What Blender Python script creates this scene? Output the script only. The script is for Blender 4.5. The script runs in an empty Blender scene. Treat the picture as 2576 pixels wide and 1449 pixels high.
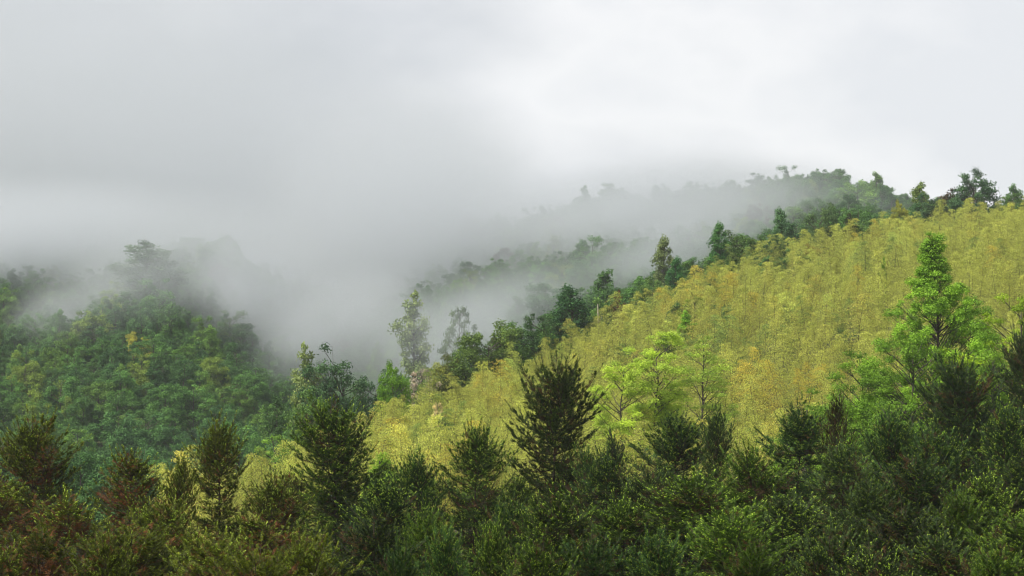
import bpy, math, random
import numpy as np
from mathutils import Vector, Euler

SC = bpy.context.scene
COL = SC.collection
R = math.radians
F = 5166.0                     # focal length in units of a 2576 px wide frame
UC, VH = 1288.0, 1000.0        # principal column, horizon row

# ------------------------------------------------------------------ camera
cam_d = bpy.data.cameras.new('camera')
cam = bpy.data.objects.new('camera', cam_d); COL.objects.link(cam)
cam_d.sensor_width = 36.0
cam_d.lens = 36.0 * F / 2576.0
cam_d.shift_y = (VH - 724.5) / 2576.0
cam_d.clip_start = 0.5; cam_d.clip_end = 8000.0
cam.rotation_euler = (R(90), 0, 0)
SC.camera = cam

# ------------------------------------------------------------------ world, sun, exposure
SUN_EL, SUN_AZ = 54.0, -112.0    # azimuth measured from +Y towards +X
w = bpy.data.worlds.new('World'); SC.world = w; w.use_nodes = True
wt = w.node_tree; wt.nodes.clear()
def wn(t, **k):
    n = wt.nodes.new(t)
    for a, b in k.items(): setattr(n, a, b)
    return n
sky = wn('ShaderNodeTexSky', sky_type='NISHITA', sun_disc=False)
sky.sun_elevation = R(SUN_EL); sky.sun_rotation = R(SUN_AZ)
bg1 = wn('ShaderNodeBackground'); bg1.inputs['Strength'].default_value = 0.08
wt.links.new(sky.outputs[0], bg1.inputs['Color'])
tc = wn('ShaderNodeTexCoord')
mp = wn('ShaderNodeMapping'); mp.inputs['Rotation'].default_value = (0, R(-38), 0); mp.inputs['Scale'].default_value = (1.0, 1.0, 1.9)
no = wn('ShaderNodeTexNoise'); no.inputs['Scale'].default_value = 4.2; no.inputs['Detail'].default_value = 5; no.inputs['Roughness'].default_value = 0.55
wt.links.new(tc.outputs['Generated'], mp.inputs[0]); wt.links.new(mp.outputs[0], no.inputs['Vector'])
dt = wn('ShaderNodeVectorMath', operation='DOT_PRODUCT'); dt.inputs[1].default_value = (1.35, 0.0, 1.5)   # the cloud deck is thinner towards the upper right
wt.links.new(tc.outputs['Generated'], dt.inputs[0])
ad = wn('ShaderNodeMath', operation='ADD'); wt.links.new(no.outputs['Fac'], ad.inputs[0]); wt.links.new(dt.outputs['Value'], ad.inputs[1])
cr = wn('ShaderNodeValToRGB')
el_ = cr.color_ramp.elements
el_[0].position = 0.30; el_[0].color = (0.53, 0.57, 0.60, 1)
el_[1].position = 1.06; el_[1].color = (0.84, 0.86, 0.89, 1)
q_ = el_.new(0.52); q_.color = (0.63, 0.66, 0.70, 1)
q_ = el_.new(0.86); q_.color = (0.97, 0.975, 0.985, 1)
wt.links.new(ad.outputs[0], cr.inputs[0])
bg2 = wn('ShaderNodeBackground'); bg2.inputs['Strength'].default_value = 0.88
wt.links.new(cr.outputs[0], bg2.inputs['Color'])
mx = wn('ShaderNodeMixShader'); mx.inputs[0].default_value = 0.93
wt.links.new(bg1.outputs[0], mx.inputs[1]); wt.links.new(bg2.outputs[0], mx.inputs[2])
wo = wn('ShaderNodeOutputWorld'); wt.links.new(mx.outputs[0], wo.inputs[0])

sd = bpy.data.lights.new('sun', 'SUN'); sd.energy = 5.0; sd.angle = R(3); sd.color = (1.0, 0.97, 0.90)
so = bpy.data.objects.new('sun', sd); COL.objects.link(so)
_d = Vector((math.sin(R(SUN_AZ)) * math.cos(R(SUN_EL)), math.cos(R(SUN_AZ)) * math.cos(R(SUN_EL)), math.sin(R(SUN_EL))))
so.rotation_euler = _d.to_track_quat('Z', 'Y').to_euler()
so.location = _d * 300

SC.view_settings.view_transform = 'Standard'; SC.view_settings.look = 'None'
SC.view_settings.exposure = 0.22; SC.view_settings.gamma = 1.0
SC.render.engine = 'CYCLES'
cy = SC.cycles
cy.max_bounces = 6; cy.diffuse_bounces = 3; cy.glossy_bounces = 1; cy.transmission_bounces = 3
cy.volume_bounces = 4; cy.transparent_max_bounces = 8
cy.volume_step_rate = 0.5; cy.volume_max_steps = 128
cy.use_adaptive_sampling = True; cy.adaptive_threshold = 0.02
cy.use_denoising = True; cy.pixel_filter_type = 'BLACKMAN_HARRIS'; cy.filter_width = 1.1
cy.caustics_reflective = False; cy.caustics_refractive = False
SC.render.use_persistent_data = False

# ------------------------------------------------------------------ materials
def mat(name):
    m = bpy.data.materials.new(name); m.use_nodes = True
    nt = m.node_tree; nt.nodes.clear()
    return m, nt
def leaf_mat(name, hue_to, spread=0.5, trans=0.35, rough=0.55, attr='tint'):
    """object colour x per-leaf tone; part of the light passes through"""
    m, nt = mat(name); N = nt.nodes.new; L = nt.links.new
    oi = N('ShaderNodeObjectInfo'); at = N('ShaderNodeAttribute'); at.attribute_name = attr
    mr = N('ShaderNodeMapRange'); mr.inputs['To Min'].default_value = 1 - spread; mr.inputs['To Max'].default_value = 1 + spread
    L(at.outputs['Fac'], mr.inputs['Value'])
    rr = N('ShaderNodeMapRange'); rr.inputs['To Min'].default_value = 0.80; rr.inputs['To Max'].default_value = 1.2
    L(oi.outputs['Random'], rr.inputs['Value'])
    mu = N('ShaderNodeMath'); mu.operation = 'MULTIPLY'; L(mr.outputs[0], mu.inputs[0]); L(rr.outputs[0], mu.inputs[1])
    hm = N('ShaderNodeMix'); hm.data_type = 'RGBA'; hm.blend_type = 'MULTIPLY'
    hm.inputs[7].default_value = (*hue_to, 1)
    L(at.outputs['Fac'], hm.inputs[0]); L(oi.outputs['Color'], hm.inputs[6])
    vs = N('ShaderNodeVectorMath'); vs.operation = 'SCALE'
    L(hm.outputs[2], vs.inputs[0]); L(mu.outputs[0], vs.inputs['Scale'])
    bs = N('ShaderNodeBsdfPrincipled'); bs.inputs['Roughness'].default_value = rough
    bs.inputs['Specular IOR Level'].default_value = 0.08
    L(vs.outputs[0], bs.inputs['Base Color'])
    tr = N('ShaderNodeBsdfTranslucent'); L(vs.outputs[0], tr.inputs['Color'])
    ms = N('ShaderNodeMixShader'); ms.inputs[0].default_value = trans
    L(bs.outputs[0], ms.inputs[1]); L(tr.outputs[0], ms.inputs[2])
    o = N('ShaderNodeOutputMaterial'); L(ms.outputs[0], o.inputs[0])
    return m
def bark_mat(name, c1, c2, scale=6):
    m, nt = mat(name); N = nt.nodes.new; L = nt.links.new
    t = N('ShaderNodeTexCoord'); mpn = N('ShaderNodeMapping'); mpn.inputs['Scale'].default_value = (1, 1, 0.3)
    n = N('ShaderNodeTexNoise'); n.inputs['Scale'].default_value = scale; n.inputs['Detail'].default_value = 4
    L(t.outputs['Object'], mpn.inputs[0]); L(mpn.outputs[0], n.inputs['Vector'])
    c = N('ShaderNodeValToRGB'); c.color_ramp.elements[0].position = 0.35; c.color_ramp.elements[1].position = 0.65
    c.color_ramp.elements[0].color = (*c1, 1); c.color_ramp.elements[1].color = (*c2, 1)
    L(n.outputs['Fac'], c.inputs[0])
    b = N('ShaderNodeBsdfPrincipled'); b.inputs['Roughness'].default_value = 0.9
    L(c.outputs[0], b.inputs['Base Color'])
    o = N('ShaderNodeOutputMaterial'); L(b.outputs[0], o.inputs[0])
    return m
M_LEAF = leaf_mat('broad_leaf', (1.25, 1.08, 0.8), 0.45, 0.30)
M_BAMB = leaf_mat('bamboo_leaf', (1.12, 1.04, 0.85), 0.45, 0.42)
M_NEED = leaf_mat('fir_needle', (1.4, 1.15, 0.7), 0.65, 0.12, 0.45)
M_YOUNG = leaf_mat('young_needle', (1.1, 1.0, 0.9), 0.3, 0.3)
M_DEAD = leaf_mat('withered_needle', (1.3, 0.9, 0.7), 0.4, 0.1)
M_BARK = bark_mat('bark', (0.035, 0.028, 0.020), (0.10, 0.08, 0.06))
M_FBARK = bark_mat('fir_bark', (0.03, 0.020, 0.014), (0.075, 0.05, 0.035))
M_CULM = bark_mat('bamboo_culm', (0.035, 0.035, 0.012), (0.11, 0.095, 0.035), 2)
M_PALE = bark_mat('dead_wood', (0.30, 0.27, 0.20), (0.5, 0.45, 0.34))
m, nt = mat('forest_floor'); M_GROUND = m
N = nt.nodes.new; L = nt.links.new
g = N('ShaderNodeNewGeometry'); n1 = N('ShaderNodeTexNoise'); n1.inputs['Scale'].default_value = 0.35; n1.inputs['Detail'].default_value = 8
L(g.outputs['Position'], n1.inputs['Vector'])
c = N('ShaderNodeValToRGB'); e = c.color_ramp.elements
e[0].position = 0.3; e[0].color = (0.030, 0.030, 0.014, 1); e[1].position = 0.7; e[1].color = (0.085, 0.090, 0.030, 1)
L(n1.outputs['Fac'], c.inputs[0])
b = N('ShaderNodeBsdfPrincipled'); b.inputs['Roughness'].default_value = 1.0
L(c.outputs[0], b.inputs['Base Color'])
bp = N('ShaderNodeBump'); bp.inputs['Strength'].default_value = 0.8; bp.inputs['Distance'].default_value = 0.5
L(n1.outputs['Fac'], bp.inputs['Height']); L(bp.outputs[0], b.inputs['Normal'])
o = N('ShaderNodeOutputMaterial'); L(b.outputs[0], o.inputs[0])

# ------------------------------------------------------------------ mesh helpers
def mesh(name, V, Fc, material, tint=None, smooth=False):
    """V (n,3) float; Fc (m,k) int; one mesh datablock"""
    V = np.ascontiguousarray(V, dtype=np.float32); Fc = np.ascontiguousarray(Fc, dtype=np.int32)
    me = bpy.data.meshes.new(name)
    k = Fc.shape[1]
    me.vertices.add(len(V)); me.vertices.foreach_set('co', V.ravel())
    me.loops.add(Fc.size); me.loops.foreach_set('vertex_index', Fc.ravel())
    me.polygons.add(len(Fc)); me.polygons.foreach_set('loop_start', np.arange(0, Fc.size, k, dtype=np.int32))
    if smooth: me.polygons.foreach_set('use_smooth', np.ones(len(Fc), dtype=bool))
    me.update(calc_edges=True)
    if tint is not None:
        a = me.attributes.new('tint', 'FLOAT', 'POINT'); a.data.foreach_set('value', np.ascontiguousarray(tint, dtype=np.float32))
    me.materials.append(material)
    return me
def unit(a): return a / (np.linalg.norm(a, axis=-1, keepdims=True) + 1e-9)

def leaf_cards(C, Nn, ln, wd, rng, along=None):
    """diamond leaves: centre, normal, half length, half width; slightly folded along the midrib"""
    n = len(C)
    r = rng.normal(size=(n, 3)) if along is None else along
    T = unit(r - (r * Nn).sum(1, keepdims=True) * Nn); B = np.cross(Nn, T)
    ln = np.asarray(ln).reshape(-1, 1) * np.ones((n, 1)); wd = np.asarray(wd).reshape(-1, 1) * np.ones((n, 1))
    V = np.empty((n, 4, 3)); V[:, 0] = C - T * ln; V[:, 1] = C + B * wd - T * ln * .1 + Nn * wd * .35
    V[:, 2] = C + T * ln - Nn * ln * .25; V[:, 3] = C - B * wd - T * ln * .1 + Nn * wd * .35
    return V.reshape(-1, 3), np.arange(n * 4).reshape(n, 4)

class Tubes:
    def __init__(s, k=5): s.k = k; s.V = []; s.F = []; s.n = 0
    def add(s, pts, rad):
        pts = np.asarray(pts, float); rad = np.asarray(rad, float); m = len(pts); k = s.k
        d = np.gradient(pts, axis=0); d = unit(d)
        ref = np.array([0.31, 0.95, 0.1]); a = unit(np.cross(d, ref)); b = np.cross(d, a)
        th = np.linspace(0, 2 * np.pi, k, endpoint=False)
        ring = pts[:, None] + rad[:, None, None] * (np.cos(th)[None, :, None] * a[:, None] + np.sin(th)[None, :, None] * b[:, None])
        i = np.arange(m - 1)[:, None] * k; j = np.arange(k)[None]; j2 = (j + 1) % k
        s.F.append((np.stack([i + j, i + j2, i + k + j2, i + k + j], -1).reshape(-1, 4)) + s.n)
        s.V.append(ring.reshape(-1, 3)); s.n += m * k
    def build(s, name, material): return mesh(name, np.concatenate(s.V), np.concatenate(s.F), material, smooth=True)

PROF = {
    'round': lambda t: np.sqrt(np.clip(1 - (1.7 * t - 0.75) ** 2, 0.02, 1)),
    'spire': lambda t: np.clip((1 - t) * np.clip(t * 6 + .55, 0, 1), .05, 1),
    'cone': lambda t: np.clip((1 - t) ** 0.5 * np.clip(t * 5 + .35, 0, 1), .06, 1),
    'column': lambda t: np.clip(0.75 + .25 * np.sin(t * 17), .3, 1) * np.clip((1 - t) * 3 + .25, 0, 1),
    'spread': lambda t: np.clip(0.45 + 0.9 * t, 0, 1) * np.sqrt(np.clip(1 - np.clip((t - .55) / .5, 0, 1) ** 2, .05, 1)),
}
def broad_tree(seed, H=10, Rr=4, base=0.3, prof='round', nclump=40, cr=1.2, nleaf=4200, ls=0.28, flat=0.6, bend=0.4, clump_jit=0.35, tr=None, heads=1, sparse=0.0, lw=0.55):
    """returns (trunk_mesh, crown_mesh); H height, Rr crown radius"""
    rng = np.random.default_rng(seed); f = PROF[prof]
    tb = Tubes(6); tr = tr or H * 0.016
    zz = np.linspace(0, 1, 10); wob = np.cumsum(rng.normal(0, bend * .14, (10, 2)), 0) * zz[:, None]
    axis = np.c_[wob[:, 0], wob[:, 1], zz * H * (.95 if heads == 1 else .80)]
    tb.add(axis, tr * (1 - zz * .9) + .012)
    t = np.clip((np.arange(nclump) + rng.uniform(0, 1, nclump)) / nclump, 0, 1) ** .9
    rng.shuffle(t)
    ang = rng.uniform(0, 2 * np.pi, nclump) + np.arange(nclump) * 2.399
    rad = Rr * f(t) * np.clip(rng.uniform(.25, 1.05, nclump) ** .6, 0, 1.08) * (1 - .25 * rng.uniform(0, 1, nclump))
    C = np.c_[np.cos(ang) * rad, np.sin(ang) * rad, H * (base + (1 - base) * t) - cr * .4]
    if heads > 1:
        hx = rng.uniform(0, 6.28)
        for h_ in range(heads):
            sel = (np.arange(nclump) % heads == h_) & (t > .45)
            off = Rr * .55 * np.array([math.cos(hx + h_ * 6.28 / heads), math.sin(hx + h_ * 6.28 / heads)])
            C[sel, :2] = C[sel, :2] * .55 + off
            C[sel, 2] -= H * .09 * h_
    C[:, :2] += np.c_[np.interp(C[:, 2], axis[:, 2], axis[:, 0]), np.interp(C[:, 2], axis[:, 2], axis[:, 1])]
    crr = cr * rng.uniform(1 - clump_jit, 1 + clump_jit, nclump) * (1 - .5 * t)
    C[:, 2] += rng.normal(0, .25, nclump) * cr
    for i in range(nclump):
        c = C[i]; hr = np.hypot(c[0], c[1])
        z0 = max(H * base * .75, c[2] - hr * rng.uniform(.35, .9) - .25)
        p0 = np.array([np.interp(z0, axis[:, 2], axis[:, 0]), np.interp(z0, axis[:, 2], axis[:, 1]), z0])
        s = np.linspace(0, 1, 5)[:, None]
        mid = (p0 + c) / 2 + np.array([0, 0, -.06 * hr]) + rng.normal(0, .07 * hr + .03, 3)
        pts = (1 - s) ** 2 * p0 + 2 * s * (1 - s) * mid + s ** 2 * c
        r0 = tr * (.36 if hr > Rr * .45 else .25) * (1 - .55 * t[i])
        tb.add(pts, r0 * (1 - s[:, 0] * .85) + .008)
        for q in range(2):
            e2 = c + rng.normal(0, 1, 3) * crr[i] * np.array([.8, .8, .5])
            st = pts[3 - q]; tb.add([st, (st + e2) / 2 + rng.normal(0, .06, 3), e2], [r0 * .3 + .006, r0 * .2 + .005, .004])
    wts = crr ** 2; cnt = rng.multinomial(nleaf, wts / wts.sum())
    idx = np.repeat(np.arange(nclump), cnt); n = len(idx)
    d = unit(rng.normal(size=(n, 3))); d[:, 2] = np.where(rng.uniform(size=n) < .72, np.abs(d[:, 2]), d[:, 2])
    rr = rng.uniform(0, 1, n) ** .42 * rng.uniform(.85, 1.12, n)
    lump = 1 + .28 * np.sin(d[:, 0] * 5 + idx) * np.cos(d[:, 1] * 6 + idx * 2.1)
    P = C[idx] + d * (rr * lump * crr[idx])[:, None] * np.array([1.05, 1.05, min(1.1, flat * 1.35)])
    Nn = unit(d * .7 + np.array([0, 0, .45]) + rng.normal(size=(n, 3)) * .6)
    ct = rng.uniform(0, 1, nclump)
    V, Fc = leaf_cards(P, Nn, ls * rng.uniform(.6, 1.25, n), ls * lw * rng.uniform(.6, 1.2, n), rng)
    tint = np.repeat(np.clip(.55 * ct[idx] + .45 * rng.uniform(0, 1, n), 0, 1), 4)
    return tb.build('trunk', M_BARK), mesh('crown', V, Fc, M_LEAF, tint)

def bamboo(seed, H=10, W=1.5, lean=1.0, nl=20, ls=.15):
    rng = np.random.default_rng(seed); tb = Tubes(4)
    a = rng.uniform(0, 6.28); s = np.linspace(0, 1, 14)
    off = lean * s ** 2.6; drop = .35 * lean * s ** 4
    ax = np.c_[np.cos(a) * off, np.sin(a) * off, s * H - drop]
    ax[:, :2] += np.cumsum(rng.normal(0, .015, (14, 2)), 0)
    tb.add(ax, .052 * (1 - s * .88))
    P = []; T = []
    nn = int(H * .72 / .34)
    for q in range(nn):
        u = .26 + .74 * (q + rng.uniform(-.3, .3)) / nn; u = min(max(u, .2), .995)
        c = np.array([np.interp(u, s, ax[:, k]) for k in range(3)])
        wr = W * np.clip(math.sin(min(1, (1 - u) * 1.55 + .16) * 1.57), .2, 1) * (.55 + .45 * min(1, (u - .2) * 4))
        for k in range(3):
            g = rng.uniform(0, 6.28); Lb = wr * rng.uniform(.5, 1.1); up = rng.uniform(.35, .9)
            hd = np.array([math.cos(g), math.sin(g), 0])
            v = np.linspace(0, 1, 5)[:, None]
            pts = c + hd * Lb * v + np.array([0, 0, 1]) * Lb * (up * v - .95 * v ** 2)
            if rng.uniform() < .8: tb.add(pts, .013 * (1 - v[:, 0] * .7))
            m = nl; vv = rng.uniform(.15, 1.05, m)
            cc = np.stack([np.interp(vv, v[:, 0], pts[:, j]) for j in range(3)], 1)
            side = np.cross(hd, [0, 0, 1.])
            sp = .17 * Lb + .07
            cc = cc + side * rng.normal(0, sp, (m, 1)) + np.array([0, 0, 1]) * rng.normal(-.03, .07, (m, 1)) + hd * rng.normal(0, .08, (m, 1))
            P.append(cc); T.append(hd * rng.normal(.4, .7, (m, 1)) + side * rng.normal(0, .8, (m, 1)) + np.array([0, 0, -.9]) * rng.uniform(-.2, 1.6, (m, 1)))
    P = np.concatenate(P); T = unit(np.concatenate(T)); n = len(P)
    Nn = unit(np.array([0, 0, 1.]) + rng.normal(size=(n, 3)) * .6); Nn = unit(Nn - (Nn * T).sum(1, keepdims=True) * T)
    V, Fc = leaf_cards(P, Nn, ls * rng.uniform(.7, 1.3, n) * .62, ls * .17 * rng.uniform(.8, 1.3, n), rng, along=T)
    tint = np.repeat(rng.uniform(0, 1, n), 4)
    return tb.build('culm', M_CULM), mesh('leaves', V, Fc, M_BAMB, tint)

def fir(seed, H=12, Rr=2.2, dead=.15, young=.6, top_round=1.0, droop=0.0, vis=10.0, nn=54, gap=.42, nlen=.135):
    """China fir: trunk with whorled branches, bottle-brush shoots"""
    rng = np.random.default_rng(seed); tb = Tubes(5)
    s = np.linspace(0, 1, 9); wob = np.cumsum(rng.normal(0, .03, (9, 2)), 0)
    ax = np.c_[wob, s * H]; tb.add(ax, .115 * (1 - s) + .018)
    A = []; D = []; Ln = []; K = []          # twigs: start, direction, length, kind
    z = H; d = 0.0
    while d < min(vis, H * .86):
        t = d / 7.0
        zc = H - d - rng.uniform(0, .08)
        Lb = Rr * min(1.0, (t * 3.0 * top_round + .24) ** .6) * (1 - .22 * max(0, t - .6)) * rng.uniform(.85, 1.1)
        e0 = np.interp(t, [0, .08, .3, .6, 1.2], [66, 46, 32, 16, -6]) - droop
        c0 = np.array([np.interp(zc, ax[:, 2], ax[:, 0]), np.interp(zc, ax[:, 2], ax[:, 1]), zc])
        nb = 5 if t < .05 else rng.integers(5, 9)
        a0 = rng.uniform(0, 6.28)
        for b_ in range(nb):
            if rng.uniform() < .12 + .10 * (t > .3): continue
            az = a0 + b_ * 6.283 / nb + rng.normal(0, .18); L_ = Lb * rng.uniform(.50, 1.22)
            el = R(e0 + rng.normal(0, 13)); hd = np.array([math.cos(az), math.sin(az), 0.]); side = np.array([-hd[1], hd[0], 0.])
            v = np.linspace(0, 1, 7)
            curve = (.16 - .010 * droop) * v ** 2 - .12 * np.sin(v * 3.14)
            pts = c0 + hd * (L_ * v * math.cos(el))[:, None] + np.array([0, 0, 1.]) * (L_ * (v * math.sin(el) + curve))[:, None] + side * (rng.normal(0, .05) * L_ * v ** 2)[:, None]
            tb.add(pts, (.012 + .014 * L_ / 2) * (1 - v * .8))
            dirs = unit(np.gradient(pts, axis=0))
            nt_ = max(2, int(L_ / .23)); bdead = rng.uniform() < dead * .8
            for q in range(nt_ + 1):
                vv = 1.0 if q == nt_ else (.12 + .86 * q / nt_)
                p = np.array([np.interp(vv, v, pts[:, j]) for j in range(3)]); dr = unit(np.array([np.interp(vv, v, dirs[:, j]) for j in range(3)]))
                if q == nt_:
                    A.append(p); D.append(dr + [0, 0, .12]); Ln.append(.48); K.append(2 if bdead and rng.uniform() < .3 else 1)
                    continue
                for sg in (-1, 1):
                    if rng.uniform() < .12: continue
                    l = (.36 + .46 * L_ * (1 - vv) * .6) * rng.uniform(.6, 1.3)
                    l = min(l, .80)
                    dd = dr * .75 + side * sg * .85 + np.array([0, 0, rng.normal(.10, .22)])
                    inner = vv < .55 and t > .12
                    dk = 2 if (bdead and rng.uniform() < .8) or (inner and rng.uniform() < dead * 2.2) else (1 if rng.uniform() < young else 0)
                    if inner and dk < 2 and rng.uniform() < .22: continue
                    A.append(p); D.append(dd); Ln.append(l); K.append(dk)
                    if l > .42:
                        pm = p + unit(dd) * l * .55
                        for s2 in (-1, 1):
                            A.append(pm); D.append(unit(dd) * .8 + side * s2 * .3 + dr * s2 * -.4 + [0, 0, .1]); Ln.append(l * .5); K.append(dk)
        d += gap * rng.uniform(.7, 1.2) * (.66 if t < .25 else (.8 if t < .8 else 1))
    # leader shoot
    A.append(ax[-1] - [0, 0, .1]); D.append(np.array([0, 0, 1.])); Ln.append(.5); K.append(1)
    A = np.array(A); D = unit(np.array(D)); Ln = np.array(Ln); K = np.array(K); m = len(A)
    for i in range(0, m, 2):
        tb.add([A[i], A[i] + D[i] * Ln[i]], [.007, .004])
    up = np.array([0, 0, 1.]); S = unit(np.cross(D, up) + rng.normal(0, .02, (m, 3))); U_ = np.cross(S, D)
    def needles(sel, n, u0, u1, ln, wd, fwd):
        i = np.repeat(np.nonzero(sel)[0], n); k = len(i)
        u = rng.uniform(u0, u1, k); ph = rng.uniform(0, 6.283, k)
        sv = S[i] * (np.cos(ph) * 1.0)[:, None] + U_[i] * (np.sin(ph) * .75 + .15)[:, None]
        p = A[i] + D[i] * (u * Ln[i])[:, None]
        dr = unit(sv + D[i] * fwd * rng.uniform(.6, 1.3, k)[:, None])
        l = ln * rng.uniform(.7, 1.15, k) * np.clip(1.15 - .4 * u, .5, 1)
        b = unit(np.cross(dr, U_[i] + rng.normal(0, .3, (k, 3))))
        V = np.empty((k, 3, 3)); V[:, 0] = p - b * wd; V[:, 1] = p + b * wd; V[:, 2] = p + dr * l[:, None] - up * (l * .12)[:, None]
        tw = rng.uniform(0, 1, m)
        return V.reshape(-1, 3), np.arange(k * 3).reshape(k, 3), np.repeat(.6 * tw[i] + .4 * rng.uniform(0, 1, k), 3)
    out = [('trunk', tb.build('trunk', M_FBARK))]
    V, Fc, tt = needles(K < 2, nn, 0.0, 1.0, nlen, .0108, .95); out.append(('crown', mesh('crown', V, Fc, M_NEED, tt)))
    V, Fc, tt = needles(K == 1, 16, .78, 1.10, .085, .0125, 1.5); out.append(('new_growth', mesh('new_growth', V, Fc, M_YOUNG, tt)))
    V, Fc, tt = needles(K == 2, 20, 0.1, 1.0, nlen * .9, .008, .5); out.append(('withered_needles', mesh('withered_needles', V, Fc, M_DEAD, tt)))
    return out

# ------------------------------------------------------------------ the ground
YK = [0, 20, 40, 60, 150, 200, 250, 300, 350, 400, 450, 500, 550, 600, 700, 800, 1000, 1500, 4000]
HEAD = [-1.7, -6, -9.5, -12, -13]
TAB = {
 -1500: [-15, -18, -22, -24, -16, -8, 2, 9, 24, 34, 28, 5, -20, -40],
 -300: [-15, -18, -22, -25, -18, -8, 1, 9, 26, 35, 27, 0, -20, -40],
 0:    [-15, -18, -22, -25, -18, -8, 2.5, 10, 31, 37, 25, 0, -20, -40],
 150:  [-15, -18, -22, -25, -17, -5, 8, 11, 27, 38, 28, 0, -20, -40],
 370:  [-19, -22, -22, -25, -16, -3, 12, 24, 29, 40, 30, 0, -20, -40],
 500:  [-18.5, -21, -22, -25, -18, -6, 5, 14, 36, 42, 33, 5, -20, -40],
 600:  [-17.5, -20, -22, -25, -20, -10, -1, 7, 34, 41, 33, 5, -20, -40],
 700:  [-16.5, -18, -20, -23, -22, -15, -6, -1, 14, 30, 30, 5, -20, -40],
 850:  [-14, -13.5, -15, -18, -19, -16, -10, -3, 5, 22, 30, 10, -20, -40],
 1000: [-12, -8.5, -11, -13, -12, -9, -2, 9, 16, 32, 45, 20, -15, -40],
 1200: [-11, -7, -4.5, -6, -4, 0, 9, 18, 26, 42, 57, 30, -15, -40],
 1500: [-11, -4.5, 2.2, 2, 4, 10, 18, 26, 33, 51, 70, 40, -10, -40],
 1800: [-10, 0, 8.5, 13.5, 13, 17, 26, 32, 38, 56, 73, 40, -10, -40],
 2070: [-9, 4, 12.5, 18.8, 19, 23, 32, 41, 49, 66, 74, 40, -10, -40],
 2300: [-8, 6, 14.5, 21.5, 25, 27, 33, 40, 46, 57, 52, 30, -10, -40],
 2576: [-7, 7, 15.5, 23, 27, 29, 32, 38, 43, 47, 40, 20, -10, -40],
 3000: [-7, 7, 16, 24, 28, 30, 33, 38, 42, 45, 40, 20, -10, -40],
 4500: [-7, 7, 16, 24, 28, 30, 33, 38, 42, 45, 40, 20, -10, -40],
}
Us = np.array(sorted(TAB), float)
UG = np.concatenate([np.arange(-12000, -600, 600), np.arange(-600, 3301, 30), np.arange(3900, 15001, 600)]).astype(float)
YG = np.concatenate([np.arange(-40, 900, 6), np.arange(900, 4001, 100)]).astype(float)
cols = np.array([np.interp(YG, YK, HEAD + TAB[int(u)]) for u in Us])
ZG = np.array([[np.interp(u, Us, cols[:, j]) for j in range(len(YG))] for u in UG])
for _ in range(3):
    Z2 = ZG.copy(); Z2[1:-1] = (ZG[:-2] + 2 * ZG[1:-1] + ZG[2:]) / 4; Z3 = Z2.copy(); Z3[:, 1:-1] = (Z2[:, :-2] + 2 * Z2[:, 1:-1] + Z2[:, 2:]) / 4; ZG = Z3
def gz_uy(u, y):
    i = np.clip(np.searchsorted(UG, u) - 1, 0, len(UG) - 2); j = np.clip(np.searchsorted(YG, y) - 1, 0, len(YG) - 2)
    a = np.clip((u - UG[i]) / (UG[i + 1] - UG[i]), 0, 1); b_ = np.clip((y - YG[j]) / (YG[j + 1] - YG[j]), 0, 1)
    return (ZG[i, j] * (1 - a) * (1 - b_) + ZG[i + 1, j] * a * (1 - b_) + ZG[i, j + 1] * (1 - a) * b_ + ZG[i + 1, j + 1] * a * b_)
def ground(x, y): return gz_uy(x / np.maximum(y, 1) * F + UC, y)
xs = np.concatenate([np.arange(-1900, -400, 60), np.arange(-400, 401, 4.0), np.arange(460, 1900, 60)]); ys = YG
X, Y = np.meshgrid(xs, ys, indexing='ij')
def und(x, y):
    return np.clip((y - 165) / 60, 0, 1) * (1.5 * np.sin(x * .085 + y * .05 + 1.1 * np.sin(y * .045)) * np.sin(y * .10 - x * .03 + .8) + .5 * np.sin(x * .23 + 1.) * np.sin(y * .19))
def hn(x, y): return .5 * np.sin(x * .21 + 1.3 * np.sin(y * .13)) * np.sin(y * .17 + 1.1 * np.sin(x * .11)) 
Yc_ = np.maximum(Y, 14.0)
Uu = X / Yc_ * F + UC
ii = np.clip(np.searchsorted(UG, Uu.ravel()) - 1, 0, len(UG) - 2); jj = np.clip(np.searchsorted(YG, Yc_.ravel()) - 1, 0, len(YG) - 2)
aa = np.clip((Uu.ravel() - UG[ii]) / (UG[ii + 1] - UG[ii]), 0, 1); bb = np.clip((Yc_.ravel() - YG[jj]) / (YG[jj + 1] - YG[jj]), 0, 1)
Z = (ZG[ii, jj] * (1 - aa) * (1 - bb) + ZG[ii + 1, jj] * aa * (1 - bb) + ZG[ii, jj + 1] * (1 - aa) * bb + ZG[ii + 1, jj + 1] * aa * bb).reshape(X.shape)
Z += hn(X, Y) * .25 - .1 + und(X, Y)
nx, ny = X.shape
q = (np.arange(nx - 1)[:, None] * ny + np.arange(ny - 1)[None]).ravel()
gm = mesh('ground', np.c_[X.ravel(), Y.ravel(), Z.ravel()], np.stack([q, q + ny, q + ny + 1, q + 1], 1), M_GROUND, smooth=True)
go = bpy.data.objects.new('ground', gm); COL.objects.link(go); go['kind'] = 'structure'

def px(U, Y): return (U - UC) / F * Y
def pz(V, Y): return (VH - V) / F * Y
def gnd(x, y): return float(gz_uy(np.float64(x / y * F + UC), np.float64(y)) + und(x, y))

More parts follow.
